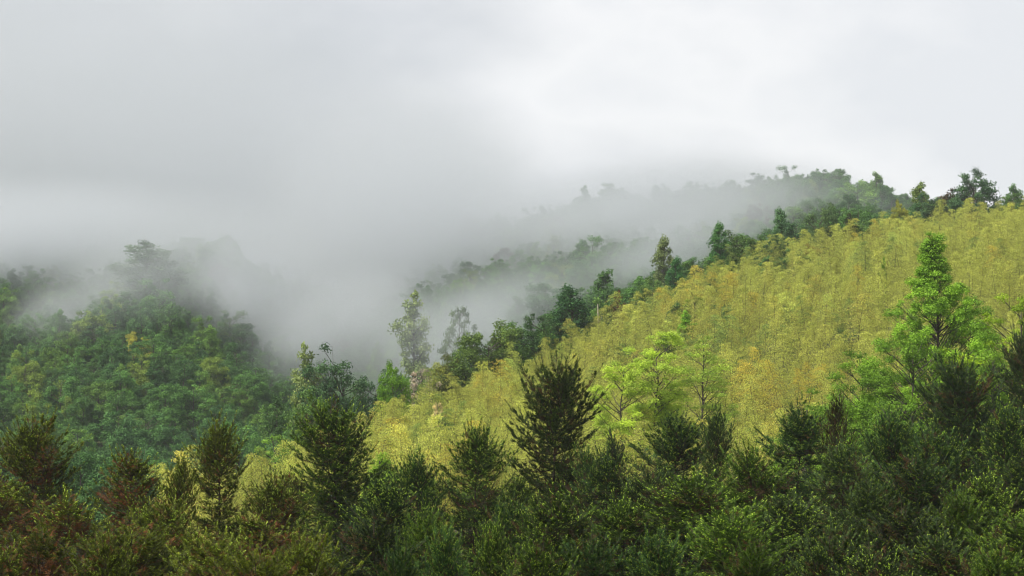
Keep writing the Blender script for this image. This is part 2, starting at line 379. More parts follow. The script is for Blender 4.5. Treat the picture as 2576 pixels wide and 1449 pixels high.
# ------------------------------------------------------------------ things
THINGS = []      # every plant: root, U, V (top), Y, crown half width px, crown height px
def plant(name, parts, loc, rz, scale, cols_, label, cat, group=None):
    r = bpy.data.objects.new(name, None); COL.objects.link(r)
    r.empty_display_size = .5
    r.location = loc; r.rotation_euler = rz if hasattr(rz, '__len__') else (0, 0, rz); r.scale = scale
    r['label'] = label; r['category'] = cat
    if group: r['group'] = group
    for (pn, me) in parts:
        ob = bpy.data.objects.new(pn, me); COL.objects.link(ob); ob.parent = r
        ob.color = cols_.get(pn, (1, 1, 1, 1))
    return r
def C4(c, k=1.0): return (c[0] * k, c[1] * k, c[2] * k, 1)

# ---- kinds of tree, built once each
def TP(*a, **k):
    t_, c_ = broad_tree(*a, **k); return [('trunk', t_), ('crown', c_)]
FOREST = [
 dict(H=10, R=4.2, p=TP(11, 10, 3.7, .22, 'round', 44, 1.25, 10500, .15, .75)),
 dict(H=9,  R=4.5, p=TP(12, 9, 4.0, .18, 'round', 54, 1.15, 11000, .15, .7)),
 dict(H=11, R=3.8, p=TP(13, 11, 3.3, .20, 'cone', 50, 1.2, 10000, .15, .8)),
 dict(H=10, R=4.4, p=TP(14, 10, 3.8, .26, 'spread', 48, 1.2, 10000, .15, .65)),
 dict(H=8.5, R=4.0, p=TP(15, 8.5, 3.5, .15, 'round', 56, 1.05, 10500, .145, .75, heads=2)),
 dict(H=10.5, R=3.8, p=TP(16, 10.5, 3.2, .18, 'round', 44, 1.2, 9500, .15, .85, heads=3)),
]
BIG = dict(
 round=dict(H=12, R=4.3, p=TP(21, 12, 3.9, .18, 'round', 90, 1.2, 17000, .15, .75)),
 round2=dict(H=12, R=4.3, p=TP(27, 12, 3.9, .15, 'round', 80, 1.3, 17000, .15, .8, heads=2)),
 heads=dict(H=12, R=4.0, p=TP(22, 12, 3.7, .12, 'round', 110, 1.05, 18000, .14, .9, heads=4, bend=.8)),
 cone=dict(H=12, R=3.6, p=TP(23, 12, 3.4, .10, 'cone', 110, 1.0, 17000, .14, .8)),
 column=dict(H=12, R=2.2, p=TP(24, 12, 1.9, .14, 'column', 60, .9, 10000, .14, .8)),
 spread=dict(H=12, R=4.3, p=TP(25, 12, 4.0, .2, 'round', 70, 1.05, 11000, .14, .7, bend=1.2)),
 sparse=dict(H=12, R=3.9, p=TP(26, 12, 3.6, .2, 'round', 60, .85, 6500, .14, .7, bend=1.4)),
)
BAMB = [dict(H=10.0, p=list(zip(('culm', 'leaves'), bamboo(31 + i, 10 + .6 * (i % 3 - 1), 1.8 + .2 * (i % 3), .5 + .45 * (i % 4), 44, .115)))) for i in range(7)]

# ---- single trees that stand out: kind, U, Vtop, Y, width px, colour, name, label, ref
GREEN = (.105, .21, .05); DARK = (.060, .135, .045); BLUISH = (.080, .175, .080); LIGHT = (.17, .28, .05); VIVID = (.16, .34, .035)
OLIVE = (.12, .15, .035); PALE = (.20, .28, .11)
SPEC = [
 ('column', 767, 880, 272, 78, PALE, 'broadleaf_tree', 'slim pale green tree with a stacked pointed crown, left of the forked dark tree', 'the slim stacked tree'),
 ('heads', 872, 872, 268, 150, BLUISH, 'broadleaf_tree', 'dark green tree with several upright heads, low on the bamboo crest', 'the many-headed dark tree'),
 ('round2', 775, 985, 262, 130, GREEN, 'broadleaf_tree', 'bushy mid green tree at the foot of the slim stacked pale tree', 'the bushy tree under the slim one'),
 ('round', 988, 918, 258, 92, VIVID, 'broadleaf_tree', 'small bright green tree between the many-headed dark tree and the white-blossomed shrub', 'the small bright green crest tree'),
 ('sparse', 1055, 922, 276, 95, (.42, .38, .34), 'blossoming_tree', 'grey-twigged tree dotted with white blossom on the bamboo crest', 'the white-blossomed tree'),
 ('round2', 1122, 893, 285, 100, OLIVE, 'broadleaf_tree', 'low olive tree to the right of the white-blossomed tree', 'the low olive crest tree'),
 ('round2', 1225, 808, 288, 140, (.10, .17, .04), 'broadleaf_tree', 'big dark tree with an olive cast rising over the bamboo, right of the misty pair', 'the big dark crest tree'),
 ('heads', 1292, 826, 292, 120, GREEN, 'broadleaf_tree', 'dark green tree leaning against the right side of the big dark crest tree', 'the leaning dark crest tree'),
 ('spread', 1372, 788, 300, 120, DARK, 'broadleaf_tree', 'dark branching tree on the crest between the big dark cluster and the pointed tree', 'the dark branching crest tree'),
 ('cone', 1442, 722, 304, 130, (.055, .15, .055), 'broadleaf_tree', 'deep green pointed tree standing high on the crest beside the pale dead trunk', 'the deep green pointed tree'),
 ('column', 1556, 739, 309, 42, (.10, .035, .03), 'copper_tree', 'small dark red-brown tree on the bamboo crest under the mist', 'the dark red-brown tree'),
 ('round', 1530, 772, 310, 55, DARK, 'broadleaf_tree', 'small dark bush at the left foot of the red-brown tree', 'the dark bush by the red-brown tree'),
 ('cone', 1700, 650, 330, 82, (.05, .15, .05), 'broadleaf_tree', 'dark green tree at the edge of the mist, lower left of the twin crest trees', 'the dark tree at the mist edge'),
 ('cone', 1812, 563, 338, 88, (.06, .17, .045), 'broadleaf_tree', 'left and taller of the twin dark green trees on the crest', 'the taller twin crest tree'),
 ('round2', 1866, 578, 340, 112, (.08, .16, .04), 'broadleaf_tree', 'right one of the twin green crest trees, broader and twiggier', 'the broader twin crest tree'),
 ('cone', 1966, 528, 352, 92, BLUISH, 'broadleaf_tree', 'blue-green pointed tree on the crest, right of the twin trees', 'the blue-green pointed tree'),
 ('sparse', 2005, 556, 352, 90, BLUISH, 'broadleaf_tree', 'thin-leaved tree touching the right side of the blue-green pointed tree', 'the thin-leaved crest tree'),
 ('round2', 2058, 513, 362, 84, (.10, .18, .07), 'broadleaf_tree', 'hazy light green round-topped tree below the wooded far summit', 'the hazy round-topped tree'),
 ('column', 2140, 543, 345, 54, (.055, .075, .03), 'broadleaf_tree', 'narrow almost black tree in the upper bamboo', 'the narrow black tree'),
 ('column', 2088, 572, 345, 46, (.04, .07, .03), 'broadleaf_tree', 'smaller black-green tree just left of the narrow almost black tree', 'the small black-green tree'),
 ('round', 1945, 604, 334, 78, (.05, .12, .05), 'broadleaf_tree', 'dark bushy tree in the bamboo under the blue-green pointed tree', 'the dark bush under the pointed tree'),
 ('round2', 2050, 612, 330, 60, (.30, .28, .07), 'blossoming_tree', 'small tree topped with creamy yellow flowers in the upper bamboo', 'the cream-flowered tree'),
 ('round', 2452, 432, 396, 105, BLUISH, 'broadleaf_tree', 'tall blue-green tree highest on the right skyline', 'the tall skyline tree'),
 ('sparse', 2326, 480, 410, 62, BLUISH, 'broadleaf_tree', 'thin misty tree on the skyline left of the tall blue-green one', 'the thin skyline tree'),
 ('round2', 2402, 503, 392, 120, (.055, .11, .05), 'broadleaf_tree', 'broad dark tree at the left foot of the tall skyline tree', 'the broad dark skyline tree'),
 ('sparse', 2542, 484, 402, 100, GREEN, 'broadleaf_tree', 'ragged open tree on the skyline at the right edge', 'the ragged skyline tree'),
 ('round', 2262, 508, 375, 50, (.26, .29, .05), 'broadleaf_tree', 'round yellow-green plume-like tree standing above the bamboo crest', 'the yellow-green plume tree'),
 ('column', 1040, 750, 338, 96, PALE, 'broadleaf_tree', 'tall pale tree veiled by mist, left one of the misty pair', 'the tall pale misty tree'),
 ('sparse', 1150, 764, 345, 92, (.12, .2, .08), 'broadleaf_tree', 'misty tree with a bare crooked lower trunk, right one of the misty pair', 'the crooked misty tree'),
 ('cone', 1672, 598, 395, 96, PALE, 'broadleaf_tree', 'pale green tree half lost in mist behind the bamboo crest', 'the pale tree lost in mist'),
 ('column', 1727, 788, 262, 58, VIVID, 'broadleaf_tree', 'small dense vivid green tree alone among bamboo above the three light green trees', 'the small vivid tree in the bamboo'),
 ('sparse', 1742, 742, 280, 90, (.2, .28, .05), 'broadleaf_tree', 'loose yellow-green tree just above the small dense vivid tree', 'the loose yellow-green tree'),
 ('column', 2222, 655, 262, 24, VIVID, 'broadleaf_tree', 'very slim vivid green sapling amid the upper right bamboo', 'the slim vivid sapling'),
 ('round2', 350, 836, 0, 60, (.40, .42, .08), 'blossoming_tree', 'yellow-flowering tree on the left hillside', 'the yellow-flowering tree'),
 ('round', 462, 868, 0, 95, (.12, .26, .05), 'broadleaf_tree', 'fresh green round tree on the left hillside, lower right of the yellow-flowering tree', 'the fresh green hillside tree'),
 ('round', 372, 612, 552, 150, (.085, .17, .07), 'broadleaf_tree', 'tallest tree crowning the left hilltop, half in mist', 'the hilltop tree'),
 ('sparse', 686, 1088, 236, 120, (.19, .36, .06), 'broadleaf_tree', 'fresh light green bushy tree at the lower left corner of the bamboo', 'the light green corner tree'),
 ('sparse', 1098, 1008, 222, 50, (.62, .55, .30), 'blossoming_tree', 'small tree with cream white blossom in the lower bamboo', 'the cream-blossomed tree'),
 ('round2', 205, 742, 0, 110, (.10, .19, .06), 'broadleaf_tree', 'spreading green tree on the left hill ridge, lower left of the hilltop tree', 'the spreading ridge tree'),
 ('column', 264, 703, 0, 40, DARK, 'broadleaf_tree', 'small dark tree standing up from the left hill ridge', 'the small dark ridge tree'),
 ('round', 122, 1232, 0, 60, (.13, .07, .045), 'broadleaf_tree', 'reddish brown tree low on the left hillside', 'the reddish brown tree'),
 ('round', 238, 822, 0, 80, (.07, .15, .05), 'broadleaf_tree', 'deep green dome-shaped tree left of the yellow-flowering tree', 'the dome-shaped tree'),
 ('round2', 600, 965, 0, 70, (.11, .09, .06), 'broadleaf_tree', 'purplish brown tree on the misty right flank of the left hill', 'the purplish brown tree'),
 ('heads', 880, 1140, 232, 70, (.36, .36, .09), 'broadleaf_tree', 'drab yellow-green tree at the lower left edge of the bamboo', 'the drab yellow-green tree'),
 ('round', 60, 1000, 0, 85, (.14, .26, .06), 'broadleaf_tree', 'pale fresh green tree near the left edge of the hillside', 'the pale left-edge tree'),
 ('round2', 330, 1040, 0, 80, (.15, .27, .07), 'broadleaf_tree', 'light green domed tree in the middle of the left hillside', 'the light mid-slope tree'),
 ('cone', 480, 1080, 0, 70, (.05, .10, .05), 'broadleaf_tree', 'dark pointed tree low on the left hillside', 'the dark low-slope tree'),
 ('heads', 1480, 690, 560, 100, (.10, .17, .08), 'broadleaf_tree', 'dark misty tree on the slope above the deep green pointed tree', 'the misty slope tree'),
 ('round2', 2070, 436, 700, 100, (.07, .11, .06), 'broadleaf_tree', 'rounded tree on the very top of the wooded far summit', 'the summit tree'),
 ('round', 1190, 848, 294, 100, (.085, .17, .045), 'broadleaf_tree', 'rounded dark tree filling in left of the big dark crest tree', 'the rounded crest tree'),
 ('round2', 1335, 812, 300, 110, (.09, .19, .05), 'broadleaf_tree', 'leafy green tree between the leaning dark tree and the dark branching tree', 'the leafy crest tree'),
 ('round', 1405, 792, 308, 105, (.08, .18, .05), 'broadleaf_tree', 'round green tree at the left foot of the deep green pointed tree', 'the round crest tree'),
 ('round2', 1478, 770, 312, 90, (.10, .20, .06), 'broadleaf_tree', 'low green tree between the deep green pointed tree and the dead trunk', 'the low green crest tree'),
 ('round', 1640, 700, 336, 95, (.12, .23, .06), 'broadleaf_tree', 'light green rounded tree left of the dark tree at the mist edge', 'the light crest tree'),
 ('round2', 1752, 640, 340, 100, (.10, .21, .05), 'broadleaf_tree', 'round green tree tucked left of the twin crest trees', 'the round tree left of the twins'),
 ('round', 1918, 598, 350, 95, (.10, .20, .06), 'broadleaf_tree', 'round green tree between the broader twin and the blue-green pointed tree', 'the round tree right of the twins'),
 ('round2', 2185, 560, 372, 120, (.13, .24, .07), 'broadleaf_tree', 'soft light green tree behind the crest right of the narrow almost black tree', 'the soft light crest tree'),
 ('round', 700, 1010, 300, 110, (.075, .16, .05), 'broadleaf_tree', 'dark green tree lower left of the bushy tree under the slim stacked one', 'the lower dark valley tree'),
 ('round2', 820, 1000, 275, 110, (.07, .15, .05), 'broadleaf_tree', 'dark round tree between the slim stacked tree and the many-headed dark tree', 'the dark round valley tree'),
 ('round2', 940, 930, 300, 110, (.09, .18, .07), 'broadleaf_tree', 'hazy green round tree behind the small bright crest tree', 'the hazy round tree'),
]
REFS = []        # (U, V, phrase)
CANDS = []       # dict(kind, x, y, z, H, wpx, prio)
def hill_y(U, Vtop, H):
    """distance at which a plant of height H on the ground has its top at Vtop"""
    ysr = np.arange(380, 800, 2.0)
    v = VH - (gz_uy(np.full(ysr.shape, U), ysr) + H) / ysr * F
    k = np.nonzero(v <= Vtop)[0]
    return float(ysr[k[0]]) if len(k) else 560.0
for (kd, U, Vt, Yd, wp, colr, nm, lab, ref) in SPEC:
    b_ = BIG[kd]
    if Yd == 0: Yd = hill_y(U, Vt, 10)
    x = px(U, Yd); z0 = gnd(x, Yd) - .2; zt = pz(Vt, Yd); Ht = zt - z0
    sx = (1.5 if wp >= 100 else 1.3) * wp * Yd / F / (2 * b_['R']); sz = Ht / b_['H']
    rng = random.Random(U)
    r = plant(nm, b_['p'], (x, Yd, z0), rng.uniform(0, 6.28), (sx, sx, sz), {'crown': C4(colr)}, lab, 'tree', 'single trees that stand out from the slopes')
    THINGS.append((U, Vt, Yd, wp / 2, min(Ht * F / Yd * .75, wp * 1.8)))
    REFS.append((U, Vt + 25, ref))
# dead trunk
def dead_trunk():
    tb = Tubes(6); s = np.linspace(0, 1, 8)
    tb.add(np.c_[.12 * np.sin(s * 5), .1 * np.cos(s * 4), s * 12], .26 * (1 - s * .72)); me = tb.build('trunk', M_PALE)
    tb = Tubes(5); tb.add([[0, 0, 9.2], [.35, .1, 9.7], [.5, .1, 10.3]], [.07, .05, .03]); tb.add([[0, 0, 10.4], [-.3, 0, 10.8]], [.05, .03])
    return [('trunk', me), ('broken_branch', tb.build('broken_branch', M_PALE))]
x = px(1506, 306); z0 = gnd(x, 306) - .2
plant('dead_tree', dead_trunk(), (x, 306, z0), 0, (1, 1, (pz(765, 306) - z0) / 12), {}, 'bare pale dead trunk standing on the bamboo crest beside the deep green pointed tree', 'tree')
REFS.append((1506, 790, 'the pale dead trunk'))

# ---- bright foreground trees
def fg_tree(kw, U, Vt, Yd, wp, colr, nm, lab, ref, Rn, seed):
    x = px(U, Yd); z0 = gnd(x, Yd) - .2; H = pz(Vt, Yd) - z0
    Rr = wp * Yd / F / 2
    p = TP(seed, H, Rr * (2.15 if kw['prof'] == 'spire' else 1.4 if nm == 'maple_tree' else 1.12), **kw)
    plant(nm, p, (x, Yd, z0), 0, (1, 1, 1), {'crown': C4(colr)}, lab, 'tree', 'fresh green trees behind the firs')
    THINGS.append((U, Vt, Yd, wp / 2, wp * 1.4)); REFS.append((U, Vt + 60, ref))
LG = (.40, .58, .08)
K3 = dict(prof='spread', nclump=54, cr=.95, nleaf=22000, ls=.085, flat=.5, bend=1.6, clump_jit=.6, tr=.15)
fg_tree(dict(K3, base=.42, prof='round'), 1572, 905, 176, 175, LG, 'broadleaf_tree', 'left one of the three light green trees with layered branches, lowest of them', 'the left light green tree', 0, 51)
fg_tree(dict(K3, base=.50), 1652, 828, 178, 185, (.38, .56, .08), 'broadleaf_tree', 'middle and tallest of the three light green layered trees in front of the bamboo', 'the middle light green tree', 0, 52)
fg_tree(dict(K3, base=.38, nclump=54, nleaf=11000, prof='round'), 1757, 838, 180, 190, (.36, .54, .09), 'broadleaf_tree', 'right one of the three light green trees, thin-leaved with a bare straight trunk', 'the right light green tree', 0, 53)
KM = dict(nclump=190, cr=.95, nleaf=62000, ls=.085, flat=.65, bend=.5, clump_jit=.45, tr=.2)
fg_tree(dict(KM, base=.10, prof='spire', nclump=460, nleaf=150000, cr=.72, clump_jit=.6, bend=1.2, flat=.95), 2350, 592, 150, 470, (.19, .36, .040), 'maple_tree', 'tall pointed bright green tree rising over the dark firs on the right', 'the tall bright green tree', 0, 54)
fg_tree(dict(KM, base=.2, prof='round', nclump=110, nleaf=34000), 2290, 850, 146, 280, (.17, .33, .040), 'maple_tree', 'broad bright green tree filling the left foot of the tall pointed one', 'the broad bright green tree', 0, 55)
fg_tree(dict(KM, base=.2, prof='cone', nclump=90, nleaf=24000), 2450, 735, 154, 230, (.17, .33, .040), 'maple_tree', 'thin-stemmed green tree between the tall pointed tree and the yellow-green edge tree', 'the thin-stemmed green tree', 0, 56)
fg_tree(dict(KM, base=.25, prof='round', nclump=110, nleaf=34000), 2568, 745, 146, 340, (.26, .42, .03), 'maple_tree', 'yellow-green tree cut by the right edge of the picture', 'the yellow-green edge tree', 0, 57)
fg_tree(dict(KM, base=.1, prof='round', nclump=110, nleaf=34000), 2420, 880, 148, 280, (.16, .31, .040), 'maple_tree', 'dense green tree low down behind the big dark right-hand fir', 'the dense green tree', 0, 62)
fg_tree(dict(KM, base=.15, prof='round', nclump=90, nleaf=28000), 2508, 885, 143, 220, (.17, .32, .040), 'maple_tree', 'fresh green tree in front of the yellow-green edge tree', 'the fresh edge-side tree', 0, 64)
fg_tree(dict(KM, base=.2, prof='round', nclump=60, nleaf=15000), 2235, 1005, 140, 170, (.14, .28, .040), 'maple_tree', 'low green tree filling the gap under the leaning fresh green tree', 'the low green gap tree', 0, 63)
fg_tree(dict(KM, base=.25, prof='round', nclump=80, nleaf=22000, bend=1.0), 2190, 893, 150, 215, (.17, .33, .040), 'maple_tree', 'leaning fresh green tree lower left of the tall pointed tree', 'the leaning fresh green tree', 0, 58)
fg_tree(dict(KM, base=.25, prof='round', nclump=60, nleaf=16000, bend=.8), 2016, 998, 142, 165, (.17, .33, .040), 'maple_tree', 'small green tree peeping over the firs, leftmost of the right-hand green group', 'the leftmost small green tree', 0, 59)
fg_tree(dict(KM, base=.3, prof='round', nclump=34, nleaf=9000, bend=.8), 2102, 975, 146, 80, (.22, .40, .05), 'maple_tree', 'small light green tree on a thin stem beside the leaning fresh green tree', 'the small light green tree', 0, 60)
fg_tree(dict(KM, base=.3, prof='round', nclump=44, nleaf=12000), 955, 1140, 128, 90, (.24, .42, .05), 'broadleaf_tree', 'light green sapling half hidden behind the broad dark fir', 'the light green sapling', 0, 61)

# ---- firs
FV = [fir(71, 12, 2.3, .12, .55), fir(72, 12, 2.0, .42, .5), fir(73, 12, 1.9, .12, .5, 1.15), fir(74, 12, 2.5, .22, .6, 1.0, 6),
      fir(75, 12, 2.4, .10, .75, .9, 2), fir(76, 12, 2.6, .14, .7, 1.0, 12), fir(77, 12, 2.1, .5, .6, 1.1, 4)]
NG = (.062, .125, .018); NB = (.044, .102, .028); NO = (.088, .122, .015)
def add_fir(v, U, Vt, Yd, wp, colr, lab, ref=None, yk=1.0, brown=None):
    brown = brown or ((.17, .085, .032) if U < 700 else (.085, .060, .024))
    rng = random.Random(int(U * 7 + Vt)); x = px(U, Yd); z0 = gnd(x, Yd) - .3; H = pz(Vt, Yd) - z0
    sx = wp * Yd / F / (2.05 * (2.3, 2.0, 1.9, 2.5, 2.4, 2.6, 2.1)[v]); sz = H / 12
    p = FV[v]
    r = plant('fir_tree', p, (x, Yd, z0), (rng.uniform(-.03, .03), rng.uniform(-.04, .04), rng.uniform(0, 6.28)), (sx, sx, sz),
              {'crown': C4(colr), 'new_growth': C4((.40 * yk, .56 * yk, .08 * yk)), 'withered_needles': C4(brown)}, lab, 'fir', 'firs along the bottom of the picture')
    THINGS.append((U, Vt, Yd, wp / 2, wp * 1.6))
    if ref: REFS.append((U, Vt + 60, ref))
    return r
add_fir(3, 92, 1102, 96, 250, NO, 'bushy olive fir at the left edge with shoots splayed like fans', 'the bushy olive fir')
add_fir(1, 318, 1172, 94, 210, NO, 'brown-flecked fir between the bushy olive fir and the palm-like fir', 'the brown-flecked fir', brown=(.22, .09, .035))
add_fir(2, 560, 1103, 100, 165, NO, 'palm-like fir with an upright tufted head against bamboo, third from the left', 'the palm-like fir')
add_fir(2, 452, 1192, 98, 105, NO, 'slight fir leaning in the gap beside the palm-like fir')
add_fir(0, 855, 1052, 104, 250, NG, 'broad dark fir with a dense pointed head, left of centre', 'the broad dark fir')
add_fir(4, 1050, 1185, 100, 170, NB, 'low dark fir between the broad dark fir and the fresh green one')
add_fir(4, 1182, 1122, 100, 215, (.05, .10, .022), 'fresh green fir with feathery side shoots, left of the tallest fir', 'the feathery green fir')
add_fir(0, 1376, 948, 112, 235, (.046, .085, .022), 'tallest fir at the centre, an egg-shaped head standing clear of the bamboo', 'the tallest fir', yk=.5)
add_fir(1, 1482, 1158, 106, 130, NB, 'small scraggy fir at the right foot of the tallest fir')
add_fir(2, 1546, 1128, 122, 90, (.04, .07, .04), 'small blue-green fir behind the scraggy one, below the left light green tree')
add_fir(4, 1690, 1092, 112, 240, NB, 'broad dark fir under the middle light green tree', 'the broad fir under the light green trees')
add_fir(2, 1806, 1074, 106, 115, (.045, .085, .028), 'round-headed fir with a dense brush-like top below the right light green tree', 'the round-headed fir')
add_fir(5, 1990, 1070, 110, 240, NB, 'full dark fir under the leftmost small green tree', 'the full dark fir')
add_fir(1, 2112, 1036, 106, 105, (.05, .06, .02), 'narrow dull fir with bare upright twigs, right of the full dark fir', 'the narrow dull fir')
add_fir(4, 2232, 1090, 104, 220, NB, 'blue-green fir below the leaning fresh green tree', 'the blue-green fir')
add_fir(0, 2440, 945, 112, 250, (.040, .080, .030), 'big dark fir standing against the foot of the tall bright green tree', 'the big dark right-hand fir', yk=.5)
add_fir(5, 2580, 890, 118, 170, (.034, .065, .026), 'blackish fir at the right edge under the yellow-green tree', 'the blackish edge fir', yk=.4)
add_fir(3, 2345, 1130, 98, 230, NB, 'spreading dark fir in front of the big dark right-hand fir')
add_fir(4, 2535, 1075, 100, 220, NB, 'dense fir at the right edge below the blackish fir')
FIRREF = [r_ for r_ in REFS if 'fir' in r_[2]]
rnd = random.Random(5)
# rows in front, tops lower in the picture
FRONT = [(-20, 1230, 86, 260), (200, 1285, 80, 280), (330, 1350, 72, 300), (80, 1375, 66, 320), (425, 1300, 82, 230), (520, 1390, 66, 280), (690, 1235, 94, 210),
 (645, 1330, 78, 280), (990, 1250, 88, 220), (960, 1350, 72, 280), (770, 1400, 62, 300), (1065, 1330, 74, 220), (1125, 1392, 62, 170), (1245, 1372, 62, 170),
 (1290, 1285, 86, 190), (1418, 1285, 78, 270), (1530, 1185, 100, 210), (1560, 1300, 78, 280), (1615, 1205, 94, 200), (1500, 1400, 62, 260), (1730, 1245, 80, 350),
 (1835, 1330, 68, 370), (1660, 1395, 62, 300), (1900, 1180, 94, 240), (1965, 1290, 76, 300), (2055, 1390, 62, 320), (2130, 1155, 96, 230), (2160, 1265, 80, 260),
 (2310, 1200, 92, 240), (2270, 1315, 74, 300), (2400, 1285, 80, 260), (2485, 1245, 88, 270), (2360, 1400, 62, 330), (2595, 1185, 96, 240), (2560, 1330, 72, 320),
 (2205, 1412, 58, 270), (1885, 1412, 58, 270), (2505, 1412, 58, 290), (270, 1415, 58, 280), (10, 1425, 58, 280), (640, 1420, 58, 260), (1370, 1425, 56, 250), (1010, 1425, 57, 240)]
FRONT += [(u_, 1212, 127, 165) for u_ in range(720, 2620, 118)]
for (u, v_, y_, w_) in FRONT:
    U = u + rnd.uniform(-12, 12); Vt = v_ + (rnd.uniform(-18, 22) if y_ > 120 else rnd.uniform(-9, 9))
    left = U < 900; v = rnd.choice([1, 3, 6, 0, 6] if left else [4, 5, 3, 0, 5, 4])
    c0 = NO if left else rnd.choice([NG, NB, NG, (.045, .085, .028)])
    CANDS.append(dict(k='fir', v=v, U=U, V=Vt, Y=y_ + rnd.uniform(-1.5, 1.5), w=w_ * rnd.uniform(.85, 1.1), c=C4(c0, rnd.uniform(.6, 1.35))[:3], yk=rnd.choice([.35, .6, .8, 1.0, 1.25, 1.4]), left=left))

# relation of a plant to the marked things: unique wording by side and rank
DIRS = ['right', 'lower right', 'below', 'lower left', 'left', 'upper left', 'above', 'upper right']
PHR = {d_: (d_ if d_ in ('below', 'above') else d_ + ' of') for d_ in DIRS}
ORD = ['nearest', 'second', 'third', 'fourth', 'fifth', 'sixth', 'seventh', 'eighth', 'ninth', 'tenth', 'eleventh', 'twelfth', 'thirteenth', 'fourteenth', 'fifteenth', 'sixteenth']
def relate(items, refs, tones=None):
    """items: list of (U,V); gives a wording for each"""
    buckets = {}
    for i, (U, V) in enumerate(items):
        best = min(range(len(refs)), key=lambda j: (refs[j][0] - U) ** 2 + (refs[j][1] - V) ** 2)
        dx, dy = U - refs[best][0], V - refs[best][1]
        s = int(round(math.degrees(math.atan2(dy, dx)) / 45.0)) % 8
        buckets.setdefault((best, s, tones[i] if tones else ''), []).append((dx * dx + dy * dy, i))
    out = [None] * len(items)
    for (j, s, _t), L_ in buckets.items():
        L_.sort()
        for k, (_, i) in enumerate(L_):
            out[i] = (ORD[min(k, 15)], PHR[DIRS[s]], refs[j][2])
    return out
fc = [c_ for c_ in CANDS if c_['k'] == 'fir']
for c_ in fc: c_['tn'] = 'brown-speckled' if c_['v'] in (1, 6) else ('lime-tipped' if c_['yk'] > 1.05 else 'dark')
rel = relate([(c_['U'], c_['V'] + 50) for c_ in fc], FIRREF, [c_['tn'] for c_ in fc])
for c_, (o_, ph, rf) in zip(fc, rel):
    tone = c_['tn']
    add_fir(c_['v'], c_['U'], c_['V'], c_['Y'], c_['w'], c_['c'], f"{tone} fir, {'the ' if o_ != 'nearest' else ''}{o_} one {ph} {rf}", None, c_['yk'])

# ---- scattered plants: bamboo slope and forest
def YC(U): return np.interp(U, [430, 640, 1000, 1200, 1500, 1800, 2070, 2300, 2576, 3000], [210, 250, 252, 270, 300, 330, 352, 370, 382, 390])
rng = np.random.default_rng(3)
B = []
sp = 2.9
for yy in np.arange(160, 400, sp):
    for xx in np.arange(px(380, yy), px(2800, yy), sp):
        x = xx + rng.uniform(-.9, .9) * sp * .5; y = yy + rng.uniform(-.9, .9) * sp * .5
        U = x / y * F + UC
        if U < 430 or U > 2790 or y > YC(U) + 9 or (U < 640 and y > 215 + (U - 430) * .14): continue
        if y < 182 and 1535 < U < 1800 and rng.uniform() < .5: continue
        near = np.clip(1 - (YC(U) - y) / 60, 0, 1)
        istree = rng.uniform() < .008 + .10 * near * (U > 1550) + .03 * near
        B.append((x, y, U, 0 if istree else 1))
T = []
sp = 6.0
for yy in np.arange(225, 830, sp):
    for xx in np.arange(px(-260, yy), px(2800, yy), sp):
        x = xx + rng.uniform(-.9, .9) * sp * .5; y = yy + rng.uniform(-.9, .9) * sp * .5
        U = x / y * F + UC
        lim = YC(U) + 14 if U > 640 else (262 if U > 430 else 225)
        if y < lim: continue
        T.append((x, y, U, 0))
P_ = []
for (x, y, U, isb) in B + T:
    z = gnd(x, y) - .15
    if isb:
        Hh = float(rng.uniform(7.6, 11.4)) * (1.14 if rng.uniform() < .08 else 1); k = int(rng.integers(0, 7)); wpx = 2.6 * F / y / 2; hp = Hh * .8 * F / y
        patch = math.sin(x * .11 + 1.7) * math.sin(y * .08 + .6) + .6 * math.sin(x * .31 + y * .17)
        f_ = rng.uniform()
        if patch + rng.normal(0, .5) > 1.25: cc = (.56, .49, .09); tn = 'ochre'
        elif patch + rng.normal(0, .5) < -1.0: cc = (.24, .34, .09); tn = 'greenish'
        else: cc = tuple(float(q_) for q_ in np.array([.50 + rng.normal(0, .03), .54, .125]) * rng.uniform(.72, 1.2)); tn = 'yellow-green'
        sx = Hh / 10 * rng.uniform(.8, 1.3)
    else:
        k = int(rng.integers(0, 6)); b_ = FOREST[k]; s_ = (.62 + .75 * rng.uniform() ** 1.4) * (1 if rng.uniform() > .06 else 1.3)
        Hh = b_['H'] * s_; sx = s_ * rng.uniform(.8, 1.05); wpx = b_['R'] * sx * F / y; hp = Hh * .75 * F / y
        f_ = rng.uniform()
        inb = y < YC(U) + 12
        if inb:
            f_ = max(f_, .34)
            if s_ > .8: Hh *= .8 / s_; sx *= .8 / s_; wpx *= .8 / s_; hp *= .8 / s_
        if f_ < .10: cc = (.19, .29, .06); tn = 'yellowish green'
        elif f_ < .30: cc = (.14, .27, .06); tn = 'fresh green'
        elif f_ < .33: cc = (.09, .07, .04); tn = 'brownish'
        elif f_ < .65: cc = (.075, .18, .06); tn = 'deep green'
        else: cc = (.10, .23, .06); tn = 'mid green'
    P_.append(dict(x=x, y=y, z=z, U=U, V=VH - (z + Hh) / y * F, H=Hh, k=k, sx=sx, w=wpx, hp=hp, b=isb, c=cc, tn=tn, rz=rng.uniform(0, 6.28), tx=rng.normal(0, .05), ty=rng.normal(0, .05)))
